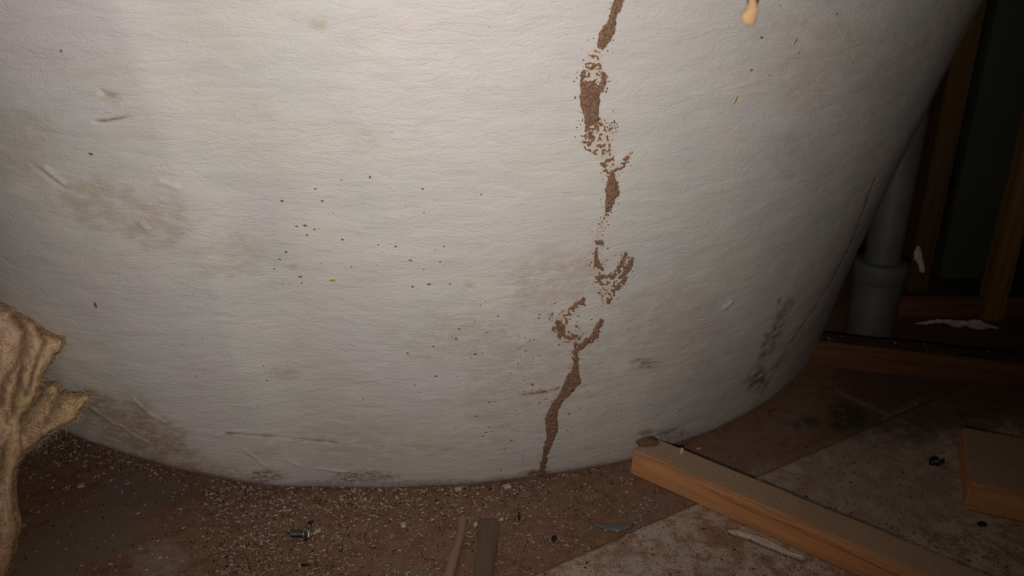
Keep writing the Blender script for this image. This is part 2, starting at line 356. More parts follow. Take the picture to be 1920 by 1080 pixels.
def board(v0, v1, mat, label):
    us = nonuni(-1.6, 1.8, -.75, .62, .0032, .05)
    vs = nonuni(v0, v1, max(v0, -.35), min(v1, .48), .0032, .05)
    U, V = np.meshgrid(us, vs, indexing='ij')
    XY = S0 + U[..., None]*tu + V[..., None]*tn
    edge = np.minimum(V-v0, v1-V)
    z = .0009*(fbm(XY[..., 0]*90, XY[..., 1]*90, 3)-.5) - .0012*np.exp(-edge/.0016) - .0004
    P = np.concatenate([XY, z[..., None]], -1)
    nu, nv = U.shape; idx = np.arange(nu*nv).reshape(nu, nv)
    F = np.stack([idx[:-1, :-1], idx[1:, :-1], idx[1:, 1:], idx[:-1, 1:]], -1).reshape(-1, 4)
    ring = np.concatenate([idx[:, 0], idx[-1, 1:], idx[-2::-1, -1], idx[0, -2:0:-1]])
    Vv = P.reshape(-1, 3); low = Vv[ring].copy(); low[:, 2] = -.019
    n0 = len(Vv); k = len(ring); a = np.arange(k); b = (a+1) % k
    F2 = np.stack([ring[b], ring[a], n0+a, n0+b], -1)
    o = mesh_np('floor_board', np.concatenate([Vv, low]), np.concatenate([F, F2]), mat, floor)
    mk = floor_marks(np.concatenate([Vv, low])); set_attr(o, 'marks', mk); o['label'] = label
    return o
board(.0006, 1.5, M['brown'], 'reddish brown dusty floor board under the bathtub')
board(-.9, -.0006, M['grey'], 'paler blotched grey floor board in front of the joint')

def box_bm(L, Wd, H, bev=.0015, seg=(1, 1, 1), segs=2):
    bm = bmesh.new(); bmesh.ops.create_cube(bm, size=1, matrix=Matrix.Translation((L/2, Wd/2, H/2)) @ Matrix.Diagonal((L, Wd, H, 1)))
    bmesh.ops.bevel(bm, geom=list(bm.edges), offset=bev, segments=segs, affect='EDGES')
    return bm
wall_bm = bmesh.new()
bmesh.ops.create_cube(wall_bm, size=1, matrix=Matrix.Translation((.30, 2.02, .5)) @ Matrix.Diagonal((3.4, .02, 1.1, 1)))
wall = bm_obj('wall_back', wall_bm, M['green']); wall['kind'] = 'structure'

# ------------------------------------------------------------------ bathtub
def build_tub():
    th = nonuni(-math.pi*1.02, math.pi*.98, -2.92, .02, .0021, .05)[:-1]
    zs = np.concatenate([np.arange(0, .512, .0014), np.linspace(.515, .60, 14)])
    Z, T = np.meshgrid(zs, th, indexing='ij')
    P = tub_xyz(Z, T); x, y = to_px(P)
    front = (T > -2.95) & (T < .05)
    P = P + tub_n(P)*(np.where(front, tub_ridge(x, y), 0))[..., None]
    nz, nt = Z.shape; idx = np.arange(nz*nt).reshape(nz, nt); nx = np.roll(idx, -1, axis=1)
    F = [np.stack([idx[:-1], nx[:-1], nx[1:], idx[1:]], -1).reshape(-1, 4)]
    V = [P.reshape(-1, 3)]; n0 = nz*nt; prev = idx[-1]
    for dr, z in ((.012, .606), (.03, .612), (.036, .624), (.03, .634), (-.05, .636), (-.075, .628), (-.10, .56), (-.16, .20), (-.24, .10), (-.45, .085)):
        c = tub_c(.6); r = tub_r(np.full(nt, .6), th) + dr
        V.append(np.stack([c[0]+r*np.cos(th), c[1]+r*np.sin(th), np.full(nt, z)], -1))
        cur = n0+np.arange(nt); n0 += nt
        F.append(np.stack([prev, np.roll(prev, -1), np.roll(cur, -1), cur], -1)); prev = cur
    Vall = np.concatenate(V)
    o = mesh_np('bathtub', Vall, np.concatenate(F), M['tub'])
    # close the floor of the basin and the foot
    uvl = o.data.uv_layers.new(name='UVMap')
    li = np.empty(len(o.data.loops), np.int32); o.data.loops.foreach_get('vertex_index', li)
    uvv = np.zeros((len(Vall), 2)); uvv[:nz*nt, 0] = (T*.65).ravel(); uvv[:nz*nt, 1] = (Z*1.04).ravel(); uvv[nz*nt:, 0] = np.tile(th*.65, 10); uvv[nz*nt:, 1] = Vall[nz*nt:, 2]
    uvl.data.foreach_set('uv', uvv[li].astype(np.float32).ravel())
    # stains, plus shade painted into the lower-left bevel
    A = np.zeros((len(Vall), 4)); B = np.zeros((len(Vall), 4))
    m = (front & (x > -60) & (x < 1980) & (y > -60) & (y < 1140)).ravel()
    xx = x.ravel()[m]; yy = y.ravel()[m]
    n1 = fbm(xx/45, yy/45, 4)-.5; n2 = fbm(xx/11+40, yy/8, 3)-.5
    def el(cx, cy, rx, ry, rot=0, soft=.5):
        c, s = math.cos(rot), math.sin(rot); u = ((xx-cx)*c+(yy-cy)*s)/rx; v = (-(xx-cx)*s+(yy-cy)*c)/ry
        return ss(1.1, soft, np.hypot(u, v)+n1*1.0+n2*.35)
    mx = np.maximum.reduce
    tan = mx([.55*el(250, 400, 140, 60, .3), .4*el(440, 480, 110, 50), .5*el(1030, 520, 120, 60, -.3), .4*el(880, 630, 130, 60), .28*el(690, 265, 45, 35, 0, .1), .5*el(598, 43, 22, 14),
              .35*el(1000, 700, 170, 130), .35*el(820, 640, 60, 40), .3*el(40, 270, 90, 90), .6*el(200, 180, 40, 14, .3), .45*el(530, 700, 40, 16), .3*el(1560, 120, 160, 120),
              .3*el(1280, 620, 120, 130), .5*el(550, 500, 14, 8), .5*el(880, 534, 14, 9), .3*el(1500, 300, 60, 60), .9*el(260, 810, 170, 60, .55), .3*el(700, 830, 300, 50)])  # tan at lower left darkens the down-facing bevel: painted shade
    dirt = mx([.7*el(620, 440, 260, 130), .9*el(770, 500, 160, 60), .8*el(860, 660, 180, 90), .6*el(1180, 790, 150, 80), .8*el(930, 780, 260, 100), .35*el(500, 700, 300, 160), .9*el(1060, 620, 120, 80), .5*el(1450, 60, 120, 100)])
    cream = np.zeros(xx.shape)
    for dens, hh, pts in STROKES:
        d, w = seg_dist(xx, yy, pts); cream = np.maximum(cream, ss(.62, .36, d/np.maximum(w, 9) + n2*.5)*(.72 if dens < .8 else .45))
    for pts in ([(1000, 738), (1040, 730)], [(1405+0, 0), (1405, 0)]): pass
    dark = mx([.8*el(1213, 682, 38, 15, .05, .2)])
    pale = np.zeros(xx.shape)
    for pts, w, a in RIDGES:
        if a > .0007:
            d, _ = seg_dist(xx, yy, pts); pale = np.maximum(pale, .38*ss(-.25, .15, n2+n1*.5)*np.exp(-(d/(w*.9))**2))  # raised scratches tinted paler, painting in the shading their relief lacks
    d, _ = seg_dist(xx, yy, [(1150, 528), (1178, 490)]); pale = np.maximum(pale, .3*np.exp(-(d/5)**2))
    rust = mx([.95*el(1418, 712, 24, 32, .5), .75*el(1445, 640, 14, 60, .45), .6*el(1470, 590, 10, 50, .4), .8*el(1225, 822, 40, 18, -.1), .6*el(1262, 812, 24, 14)])
    for pts, w, a in (([(1640, 335), (1600, 445), (1560, 525), (1505, 610), (1450, 690), (1425, 745)], 2.6, .75), ([(1462, 560), (1450, 640), (1410, 700)], 3, .6), ([(1495, 620), (1450, 700), (1430, 735)], 3, .6),
                      ([(178, 229), (200, 227), (236, 221)], 2, .9), ([(196, 177), (207, 181)], 3, 1), ([(425, 812), (460, 815)], 2, .9), ([(460, 815), (630, 830)], 1.5, .7), ([(976, 740), (1010, 736), (1045, 728)], 3, .8),
                      ([(970, 655), (990, 641)], 2, .8)):
        d, _ = seg_dist(xx, yy, pts); rust = np.maximum(rust, a*np.exp(-((d+n2*4)/w)**2))
    dust = mx([.8*el(500, 893, 60, 18), .8*el(690, 893, 80, 12), .7*el(1005, 888, 40, 10), .5*el(800, 905, 300, 8), .42*el(250, 815, 160, 50, .55), .4*el(400, 880, 90, 24, .2)])  # lower-left ellipses paint bevel shade, the others are real dust
    # dust that has settled along the foot
    zf = Z.ravel()[m]; dust = np.maximum(dust, .65*ss(.016, .0, zf + n1*.012))
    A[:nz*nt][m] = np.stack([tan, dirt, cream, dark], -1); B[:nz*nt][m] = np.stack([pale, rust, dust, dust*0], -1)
    set_attr(o, 'stain_shade_a', A); set_attr(o, 'stain_shade_b', B)
    return o
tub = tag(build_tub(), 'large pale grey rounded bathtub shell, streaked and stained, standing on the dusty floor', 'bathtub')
bm = bmesh.new(); bmesh.ops.create_circle(bm, cap_ends=True, segments=96, radius=.60, matrix=Matrix.Translation((-.115, 1.292, .001)))
bm_obj('foot', bm, M['tub'], tub)
bm = bmesh.new(); bmesh.ops.create_circle(bm, cap_ends=True, segments=96, radius=.33, matrix=Matrix.Translation((-.115, 1.20, .085)))
bm_obj('basin_bottom', bm, M['tub'], tub)

# ------------------------------------------------------------------ mud trail: crust pieces raised off the tub
def build_mud():
    root = empty('mud_trail', tuple(float(v) for v in tub_at(1016, 888)))
    tag(root, 'broken line of grainy brown dried mud running down the front of the bathtub', 'mud')
    pitch = 1.15
    bands = [('upper', -14, 96), ('dark', 96, 226), ('patchy', 226, 326), ('blob', 326, 448), ('hook', 448, 572), ('fork', 572, 660), ('tail', 660, 898)]
    inv = Matrix.Translation(root.location).inverted()
    for nm, y0, y1 in bands:
        gx = np.arange(968, 1200, pitch); gy = np.arange(y0, y1+pitch, pitch)
        X, Y = np.meshgrid(gx, gy, indexing='ij')
        na = 1.25*(fbm(X/7, Y/7, 3)-.5) + .5*(vn(X/2.6+9, Y/2.6)-.5); nb = fbm(X/4.5+31, Y/3.6+7, 2); nc = vn(X/2.1, Y/2.1)
        h = np.zeros(X.shape)
        for dens, hh, pts in STROKES:
            d, w = seg_dist(X, Y, pts)
            s = 1 - d/(w*.5 + 1e-6) + na*(1.0 if dens > .8 else 1.4)*np.minimum(1, 9/np.maximum(w, 1))
            if dens < .98: s = np.where(nb < dens*.5+.27, s, -1)
            h = np.maximum(h, hh*np.clip(s*2.2, 0, 1)**.6)
        hgt = h*(.00105 + .0014*nc + .0010*na)
        keep = h > .02
        cell = keep[:-1, :-1] & keep[1:, :-1] & keep[1:, 1:] & keep[:-1, 1:]
        use = np.zeros(X.shape, bool)
        use[:-1, :-1] |= cell; use[1:, :-1] |= cell; use[1:, 1:] |= cell; use[:-1, 1:] |= cell
        full = np.zeros(X.shape, bool)          # inner vertices keep height, rim vertices go down to the tub
        full[1:-1, 1:-1] = cell[:-1, :-1] & cell[1:, :-1] & cell[1:, 1:] & cell[:-1, 1:]
        idm = np.full(X.shape, -1); idm[use] = np.arange(use.sum())
        P = tub_at(X[use], Y[use]); P = P + tub_n(P)*np.where(full[use], np.maximum(hgt[use], .0007), -.0002)[:, None]
        P = P - np.array(root.location)
        F = np.stack([idm[:-1, :-1][cell], idm[:-1, 1:][cell], idm[1:, 1:][cell], idm[1:, :-1][cell]], -1)
        mesh_np('mud_crust', P, F, M['mud'], root, smooth=False)
    # loose grains beside the crust
    V, F = [], []
    oct_v = np.array([[1, 0, 0], [-1, 0, 0], [0, 1, 0], [0, -1, 0], [0, 0, 1], [0, 0, -1]], float)
    oct_f = [(0, 2, 4), (2, 1, 4), (1, 3, 4), (3, 0, 4), (2, 0, 5), (1, 2, 5), (3, 1, 5), (0, 3, 5)]
    pts = []
    for i in range(620):
        dens, hh, st = random.choice(STROKES); k = random.randrange(len(st)-1); t = random.random()
        w = st[k][2]+(st[k+1][2]-st[k][2])*t
        pts.append((st[k][0]+(st[k+1][0]-st[k][0])*t+random.gauss(0, w*.42+2.5), st[k][1]+(st[k+1][1]-st[k][1])*t+random.gauss(0, w*.3+3), random.uniform(.0003, .0010)))
    for i in range(90): pts.append((random.gauss(1020, 70), random.uniform(560, 880), random.uniform(.0003, .0008)))
    pts += [(1076, 152, .0009), (1081, 146, .0008), (1151, 226, .0008), (1146, 230, .0008), (1078, 256, .0008), (998, 720, .0016), (1127, 380, .0007), (1160, 381, .0007), (694, 331, .0011), (902, 364, .0009), (735, 248, .0007), (1408, 131, .0013), (1443, 141, .0007), (1427, 70, .0013), (1568, 26, .0011)]
    arr = np.array(pts); arr = arr[(arr[:, 1] < 888)]
    P = tub_at(arr[:, 0], arr[:, 1]) ; N = tub_n(P)
    for p, n, r in zip(P, N, arr[:, 2]):
        b = len(V)*6; V.append(p + n*r*.5 - np.array(root.location) + oct_v*r*np.random.default_rng(len(V)).uniform(.6, 1.2, (1, 3)))
        F += [(a+b, c+b, d+b) for a, c, d in oct_f]
    g = mesh_np('mud_grain', np.concatenate(V), np.array(F), M['mud'], root, smooth=False); g['kind'] = 'stuff'
build_mud()

# ------------------------------------------------------------------ timbers
def timber(name, A, d, L, Wd, H, mat, label, bev=.0018, rag=0.0, vertical=False):
    """lies on the floor from A along d, its width to the left of d"""
    bm = box_bm(L, Wd, H, bev)
    n = max(1, int(L/.012))
    for k in range(1, n):
        bmesh.ops.bisect_plane(bm, geom=bm.verts[:]+bm.edges[:]+bm.faces[:], plane_co=(L*k/n, 0, 0), plane_no=(1, 0, 0))
    r = random.Random(len(name)+int(L*1000))
    for v in bm.verts:
        a = v.co
        a.y += .0008*(float(vn(np.array(a.x*30.), np.array(a.z*40.+3)))-.5); a.z += .0010*(float(vn(np.array(a.x*26.+9), np.array(a.y*60.)))-.5)*(1 if a.z > H/2 else 0)
        if rag and a.x < .02: a.x += rag*(float(vn(np.array(a.y*160.), np.array(a.z*200.)))-.3); a.z -= rag*.3*(a.z > H/2)*(float(vn(np.array(a.y*200.+4), np.array(5.)))-.4)
    o = bm_obj(name, bm, mat); o.location = (A[0], A[1], 0); o.rotation_euler[2] = math.atan2(d[1], d[0])
    tag(o, label, 'timber'); return o
timber('timber_length', (.1255, .7115), (.760, -.650), .62, .036, .0305, M['pine'], 'long pine timber lying diagonally on the floor with its end against the bathtub', rag=.006)
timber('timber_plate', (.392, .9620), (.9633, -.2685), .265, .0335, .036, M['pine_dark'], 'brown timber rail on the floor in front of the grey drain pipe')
timber('timber_offcut', (.4475, .6525), (.914, -.406), .30, .112, .0315, M['pine'], 'wide flat pine offcut lying at the right edge of the frame')

# back right: wall plate, two studs, green board between them
def upright(name, px, py, w, dep, h, mat, label, z0=0.0, cat='stud', Y=None, rz=-.02):
    p = depth_at(px, py, Y)
    bm = box_bm(w, dep, h, .0015); o = bm_obj(name, bm, mat); o.location = (float(p[0]), float(p[1]), z0); o.rotation_euler[2] = rz
    return tag(o, label, cat)
Y2 = 1.125
plate_z = .034
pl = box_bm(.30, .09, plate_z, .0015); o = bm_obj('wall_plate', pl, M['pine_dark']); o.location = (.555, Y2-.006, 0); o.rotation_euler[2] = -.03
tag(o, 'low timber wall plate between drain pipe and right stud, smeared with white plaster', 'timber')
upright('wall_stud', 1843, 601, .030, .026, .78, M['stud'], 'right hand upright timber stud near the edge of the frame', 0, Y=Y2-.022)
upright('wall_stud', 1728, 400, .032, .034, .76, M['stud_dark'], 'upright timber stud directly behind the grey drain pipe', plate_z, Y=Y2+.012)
gb = box_bm(.082, .012, .72, .001); o = bm_obj('wall_lining', gb, M['green']); q = depth_at(1762, 500, Y2+.075); o.location = (float(q[0]), Y2+.07, plate_z); o.rotation_euler[2] = -.02
tag(o, 'dark green wall board between the two studs', 'board')
gb = box_bm(.16, .012, .78, .001); o = bm_obj('wall_lining', gb, M['green']); o.location = (.80, Y2+.02, 0); o.rotation_euler[2] = -.9
tag(o, 'dark olive board at the right edge beside the right stud', 'board')

# ------------------------------------------------------------------ drain pipe
def lathe(name, prof, mat, parent, seg=40):
    V = []; F = []
    for r, z in prof:
        for k in range(seg): V.append((r*math.cos(2*math.pi*k/seg), r*math.sin(2*math.pi*k/seg), z))
    for i in range(len(prof)-1):
        for k in range(seg): F.append((i*seg+k, i*seg+(k+1) % seg, (i+1)*seg+(k+1) % seg, (i+1)*seg+k))
    return mesh_np(name, V, F, mat, parent)
pp = floor_at(1634, 634)
pipe = empty('drain_pipe', (float(pp[0]), float(pp[1])+.012, 0)); tag(pipe, 'grey plastic drain pipe with a collar rising from the floor behind the bathtub', 'pipe')
lathe('pipe_socket', [(.036, 0), (.0335, .002), (.0325, .01), (.0325, .093), (.029, .0935)], M['pvc'], pipe)
lathe('collar', [(.0325, .088), (.0362, .0885), (.0368, .090), (.0368, .1135), (.0355, .1155), (.0255, .116)], M['pvc'], pipe)
lathe('pipe_riser', [(.0245, .09), (.0245, .56), (.021, .56)], M['pvc'], pipe)

# white plaster crumbs behind
def lump(name, pts, r, mat, seed=0, flat=.6, sub=2, loc=None):
    bm = bmesh.new(); bmesh.ops.create_icosphere(bm, subdivisions=sub, radius=1)
    rr = np.random.default_rng(seed); off = rr.random(2)*50
    for v in bm.verts:
        n = v.co.normalized(); k = .65+.7*float(fbm(np.array(n.x*2.3+off[0]+n.z), np.array(n.y*2.3+off[1]-n.z), 3))
        v.co = Vector((n.x*r[0]*k, n.y*r[1]*k, n.z*r[2]*k))
    o = bm_obj(name, bm, mat, None, True); o.location = loc; return o
def smear(name, outline, Pfun, thick, mat, pitch=2.0, noise=.0012, seed=0):
    xs = [p[0] for p in outline]; ys = [p[1] for p in outline]
    X, Y = np.meshgrid(np.arange(min(xs), max(xs)+pitch, pitch), np.arange(min(ys), max(ys)+pitch, pitch), indexing='ij')
    ins = np.zeros(X.shape, bool); n = len(outline)
    for i in range(n):
        (x1, y1), (x2, y2) = outline[i], outline[(i+1) % n]
        c = ((y1 > Y) != (y2 > Y)) & (X < (x2-x1)*(Y-y1)/(y2-y1+1e-9)+x1); ins ^= c
    d, _ = seg_dist(X, Y, outline+[outline[0]])
    cell = ins[:-1, :-1] & ins[1:, :-1] & ins[1:, 1:] & ins[:-1, 1:]
    use = np.zeros(X.shape, bool)
    for s in ((slice(None, -1), slice(None, -1)), (slice(1, None), slice(None, -1)), (slice(1, None), slice(1, None)), (slice(None, -1), slice(1, None))): use[s] |= cell
    full = np.zeros(X.shape, bool); full[1:-1, 1:-1] = cell[:-1, :-1] & cell[1:, :-1] & cell[1:, 1:] & cell[:-1, 1:]
    return X, Y, d, cell, use, full
def puff(name, outline, Yfun, thick, mat, parent=None, pitch=2.5, prof=30., noise=.006, folds=None, seed=0, origin=(0, 0, 0), zmin=0.001, back=.6):
    """soft piece with real thickness: rounded front and back that meet along a ragged rim"""
    X, Y, d, cell, use, full = smear(name, outline, None, thick, mat, pitch)
    x, y, dd, fu = X[use], Y[use], d[use], full[use]
    jig = (fbm(x/7+seed, y/7, 3)-.5)*11*np.exp(-dd/8)
    base = depth_at(x+jig, y+jig*.6, Yfun(x, y))
    p = np.sqrt(np.clip(dd/prof, 0, 1)*(2-np.clip(dd/prof, 0, 1)))
    disp = thick*p + np.where(fu, noise*((fbm(x/30+seed*3, y/55, 2)-.5)*1.7*p + .55*(fbm(x/13, y/13+seed, 2)-.5)*p + .22*(vn(x/4.5, y/4.5+seed)-.5)), 0)
    if folds:
        for pts, w, a in folds:
            q, _ = seg_dist(x+8*(fbm(x/22+seed, y/22, 2)-.5), y, pts); disp = disp + np.where(fu, .65*a*np.exp(-(q/(w*1.6))**2), 0)
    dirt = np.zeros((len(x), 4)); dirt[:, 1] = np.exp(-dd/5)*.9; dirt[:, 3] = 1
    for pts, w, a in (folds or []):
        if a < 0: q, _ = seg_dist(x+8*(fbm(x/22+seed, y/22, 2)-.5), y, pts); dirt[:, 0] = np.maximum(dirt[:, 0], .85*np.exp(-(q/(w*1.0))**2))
    f = base.copy(); view = EYE-base; view /= np.linalg.norm(view, axis=1)[:, None]
    f = base + view*np.where(fu, disp, 0)[:, None]
    b = base.copy(); b[:, 1] += np.where(fu, thick*p*back, 0)
    f[:, 2] = np.maximum(f[:, 2], zmin); b[:, 2] = np.maximum(b[:, 2], zmin)
    nf = len(f); ids = np.full(X.shape, -1); ids[use] = np.arange(nf)
    idb = ids.copy(); inner = use & full; idb[inner] = nf+np.arange(inner.sum())
    Q = lambda I, rev: np.stack([I[:-1, :-1][cell], I[1:, :-1][cell], I[1:, 1:][cell], I[:-1, 1:][cell]][::(-1 if rev else 1)], -1)
    V = np.concatenate([f, b[full[use]]]) - np.array(origin)
    o = mesh_np(name, V, np.concatenate([Q(ids, True), Q(idb, False)]), mat, parent)
    set_attr(o, 'dirt', np.concatenate([dirt, dirt[full[use]]]))
    return o, (x, y, f, full[use])
o, _ = puff('plaster_smear', [(1712, 606), (1740, 600), (1775, 597), (1800, 600), (1838, 597), (1850, 604), (1874, 612), (1876, 620), (1850, 619), (1835, 624), (1812, 614), (1790, 616), (1770, 608), (1740, 611)], lambda x, y: 1.075+0*x, .006, M['plaster'], pitch=1.6, prof=8, noise=.004, seed=4)
tag(o, 'rough white plaster smear along the foot of the wall plate and right stud', 'plaster')
o, _ = puff('plaster_scrap', [(1714, 468), (1720, 458), (1727, 460), (1729, 478), (1736, 495), (1735, 514), (1723, 512), (1720, 494), (1712, 486)], lambda x, y: Y2+.002+0*x, .005, M['plaster'], pitch=1.4, prof=7, noise=.003, seed=6)
tag(o, 'white torn plaster scrap stuck on the stud behind the drain pipe', 'plaster')

# ------------------------------------------------------------------ glass wool batt, left
ORG = (-.47, .56, 0.0)
batt = empty('insulation_batt', ORG); tag(batt, 'torn yellow glass wool batt crumpled at the left edge against the bathtub', 'insulation')
Yb = lambda off=0: (lambda x, y: np.interp(y, [560, 700, 850, 1100], [.640, .615, .585, .548]) + off)
rims = []
col = [(-140, 640), (0, 660), (30, 740), (44, 800), (46, 845), (36, 868), (29, 890), (27, 930), (29, 960), (36, 985), (35, 1003), (27, 1030), (22, 1056), (14, 1085), (8, 1110), (-20, 1150), (-140, 1150)]
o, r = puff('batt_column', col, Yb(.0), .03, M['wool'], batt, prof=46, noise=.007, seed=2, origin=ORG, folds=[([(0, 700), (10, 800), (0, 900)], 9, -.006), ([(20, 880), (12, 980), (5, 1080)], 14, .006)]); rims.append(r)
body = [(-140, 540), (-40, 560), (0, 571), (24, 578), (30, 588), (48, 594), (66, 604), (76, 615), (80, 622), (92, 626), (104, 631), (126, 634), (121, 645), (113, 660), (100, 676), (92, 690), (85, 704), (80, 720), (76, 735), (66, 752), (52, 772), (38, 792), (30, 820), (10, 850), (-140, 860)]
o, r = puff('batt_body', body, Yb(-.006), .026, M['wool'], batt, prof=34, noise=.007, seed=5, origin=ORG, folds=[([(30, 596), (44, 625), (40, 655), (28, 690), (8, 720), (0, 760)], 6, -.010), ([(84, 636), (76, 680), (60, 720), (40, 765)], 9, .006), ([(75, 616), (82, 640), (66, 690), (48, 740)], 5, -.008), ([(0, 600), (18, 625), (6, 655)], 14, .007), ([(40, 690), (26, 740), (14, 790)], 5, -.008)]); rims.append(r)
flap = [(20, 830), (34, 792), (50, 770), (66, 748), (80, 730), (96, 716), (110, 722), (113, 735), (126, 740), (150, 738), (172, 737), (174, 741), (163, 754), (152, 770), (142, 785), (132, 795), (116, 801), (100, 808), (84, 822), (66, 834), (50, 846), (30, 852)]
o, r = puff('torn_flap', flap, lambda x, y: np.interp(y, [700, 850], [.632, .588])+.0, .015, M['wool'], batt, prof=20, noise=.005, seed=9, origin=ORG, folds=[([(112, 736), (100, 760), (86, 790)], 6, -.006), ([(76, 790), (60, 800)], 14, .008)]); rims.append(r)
# loose fibres along the rims
V, F = [], []
for (x, y, f, fu) in rims:
    edge = f[~fu]; cen = f.mean(0)
    for i in range(3200):
        p = edge[rng.integers(len(edge))] if i < 1500 else f[rng.integers(len(f))]
        d = rng.normal(size=3); d[1] -= .5; d /= np.linalg.norm(d); d2 = rng.normal(size=3)*.4; L = rng.uniform(.002, .008); w = rng.uniform(.00006, .00014)
        side = np.cross(d, [.1, 1, .2]); side = side/np.linalg.norm(side)*w
        b = len(V)
        for t in (0, .5, 1):
            c = p + d*L*t + d2*L*t*t*.6; c[2] = max(c[2], .001); V += [c-side-np.array(ORG), c+side-np.array(ORG)]
        F += [(b, b+1, b+3, b+2), (b+2, b+3, b+5, b+4)]
fb = mesh_np('fibre', V, F, M['fibre'], batt); fb['kind'] = 'stuff'
# dust grains caught in the wool
V, F = [], []
oct_v = np.array([[1, 0, 0], [-1, 0, 0], [0, 1, 0], [0, -1, 0], [0, 0, 1], [0, 0, -1]], float)
oct_f = np.array([(0, 2, 4), (2, 1, 4), (1, 3, 4), (3, 0, 4), (2, 0, 5), (1, 2, 5), (3, 1, 5), (0, 3, 5)])
for (x, y, f, fu) in rims:
    nse = fbm(x/12, y/12+3, 3); c = np.where((nse > .52) & fu)[0]
    for i in rng.choice(c, 520): F.append(oct_f+len(V)*6); V.append(f[i]-np.array(ORG)+oct_v*rng.uniform(.0003, .0008))
g = mesh_np('caught_dust', np.concatenate(V), np.concatenate(F), M['mud'], batt, False); g['kind'] = 'stuff'

# ------------------------------------------------------------------ small things on the floor
def frame(o, px, py, z, rz): p = floor_at(px, py, z); o.location = (float(p[0]), float(p[1]), float(z)); o.rotation_euler[2] = rz
def rod(name, a, b, wa, wb, h, mat, label, cat, rnd=True):
    A = floor_at(*a); B = floor_at(*b); d = B-A; L = float(np.linalg.norm(d))
    V, F = [], []; n = 22; seg = 12
    for i in range(n+1):
        t = i/n; w = (wa+(wb-wa)*t)/2*(1+.10*(float(vn(np.array(t*9.), np.array(4.+h*999)))-.5)); hh = h/2
        if i == 0: w *= .72; hh *= .72
        bend = .0005*math.sin(t*4.2)+.0008*(float(vn(np.array(t*6.), np.array(7.)))-.5)
        for k in range(seg):
            a_ = 2*math.pi*k/seg; e = 1.0 if rnd else .35
            cx = math.copysign(abs(math.cos(a_))**e, math.cos(a_)); cz = math.copysign(abs(math.sin(a_))**e, math.sin(a_))
            V.append((t*L + (0 if i else .0012*float(vn(np.array(k*1.7), np.array(2.)))), bend+w*cx, h/2+hh*cz+.0002))
    for i in range(n):
        for k in range(seg): F.append((i*seg+k, i*seg+(k+1) % seg, (i+1)*seg+(k+1) % seg, (i+1)*seg+k))
    o = mesh_np(name, V, F, mat, None, rnd)
    bm = bmesh.new(); bm.from_mesh(o.data); bm.verts.ensure_lookup_table()
    bm.faces.new([bm.verts[k] for k in range(seg)][::-1]); bm.faces.new([bm.verts[n*seg+k] for k in range(seg)]); bm.to_mesh(o.data); bm.free()
    o.location = (float(A[0]), float(A[1]), 0); o.rotation_euler[2] = math.atan2(d[1], d[0]); return tag(o, label, cat)
rod('wooden_stick', (871, 972), (842, 1090), .0078, .0100, .007, M['stick'], 'thin round-ended wooden stick lying on the sawdust at the bottom of the frame', 'stick')
rod('flat_batten', (916, 979), (906, 1092), .0205, .0180, .005, M['strip'], 'flat dull brown wood strip lying right of the thin stick', 'strip', False)

# screw
scr = empty('hex_screw', tuple(map(float, floor_at(541, 1008)))); A = floor_at(541, 1008); B = floor_at(580, 1013); dsc = B-A
scr.rotation_euler[2] = math.atan2(dsc[1], dsc[0]); scr.location[2] = .0042
tag(scr, 'short zinc hex-head screw lying in sawdust left of the stick', 'screw')
def lathe_x(name, prof, mat, parent, seg=28, smooth=True):
    V, F = [], []
    for r, x in prof:
        for k in range(seg): V.append((x, r*math.cos(2*math.pi*k/seg), r*math.sin(2*math.pi*k/seg)))
    for i in range(len(prof)-1):
        for k in range(seg): F.append((i*seg+(k+1) % seg, i*seg+k, (i+1)*seg+k, (i+1)*seg+(k+1) % seg))
    return mesh_np(name, V, F, mat, parent, smooth)
lathe_x('drill_tip', [(.0001, -.002), (.0011, 0), (.0016, .003), (.0016, .0045)], M['steel'], scr)
V, F = [], []; seg = 20; turns = 9; n = turns*seg                       # threaded shank: a helix ridge round a core
for i in range(n+1):
    a_ = 2*math.pi*i/seg; x = .003+.0145*i/n; R0 = .0021+.0005*min(1, i/(2*seg)); R1 = R0+.0011; pt = .0145/turns
    for r, dx in ((R0, -pt*.5), (R1, 0), (R0, pt*.5)): V.append((x+dx, r*math.cos(a_), r*math.sin(a_)))
for i in range(n):
    for j in (0, 1): F.append((i*3+j, i*3+j+1, (i+1)*3+j+1, (i+1)*3+j))
mesh_np('threaded_shank', V, F, M['dark_steel'], scr)
lathe_x('washer_flange', [(.0022, .0172), (.0062, .0176), (.0066, .0182), (.0064, .0188), (.004, .0196)], M['steel'], scr)
lathe_x('hex_head', [(.0046, .0185), (.0047, .0222), (.0040, .0232), (.0028, .0232), (.0026, .0222), (.0001, .0222)], M['steel'], scr, 6, False)
scr.rotation_euler[1] = .10; scr.location[2] = .0046
scr.rotation_euler[1] = -.12

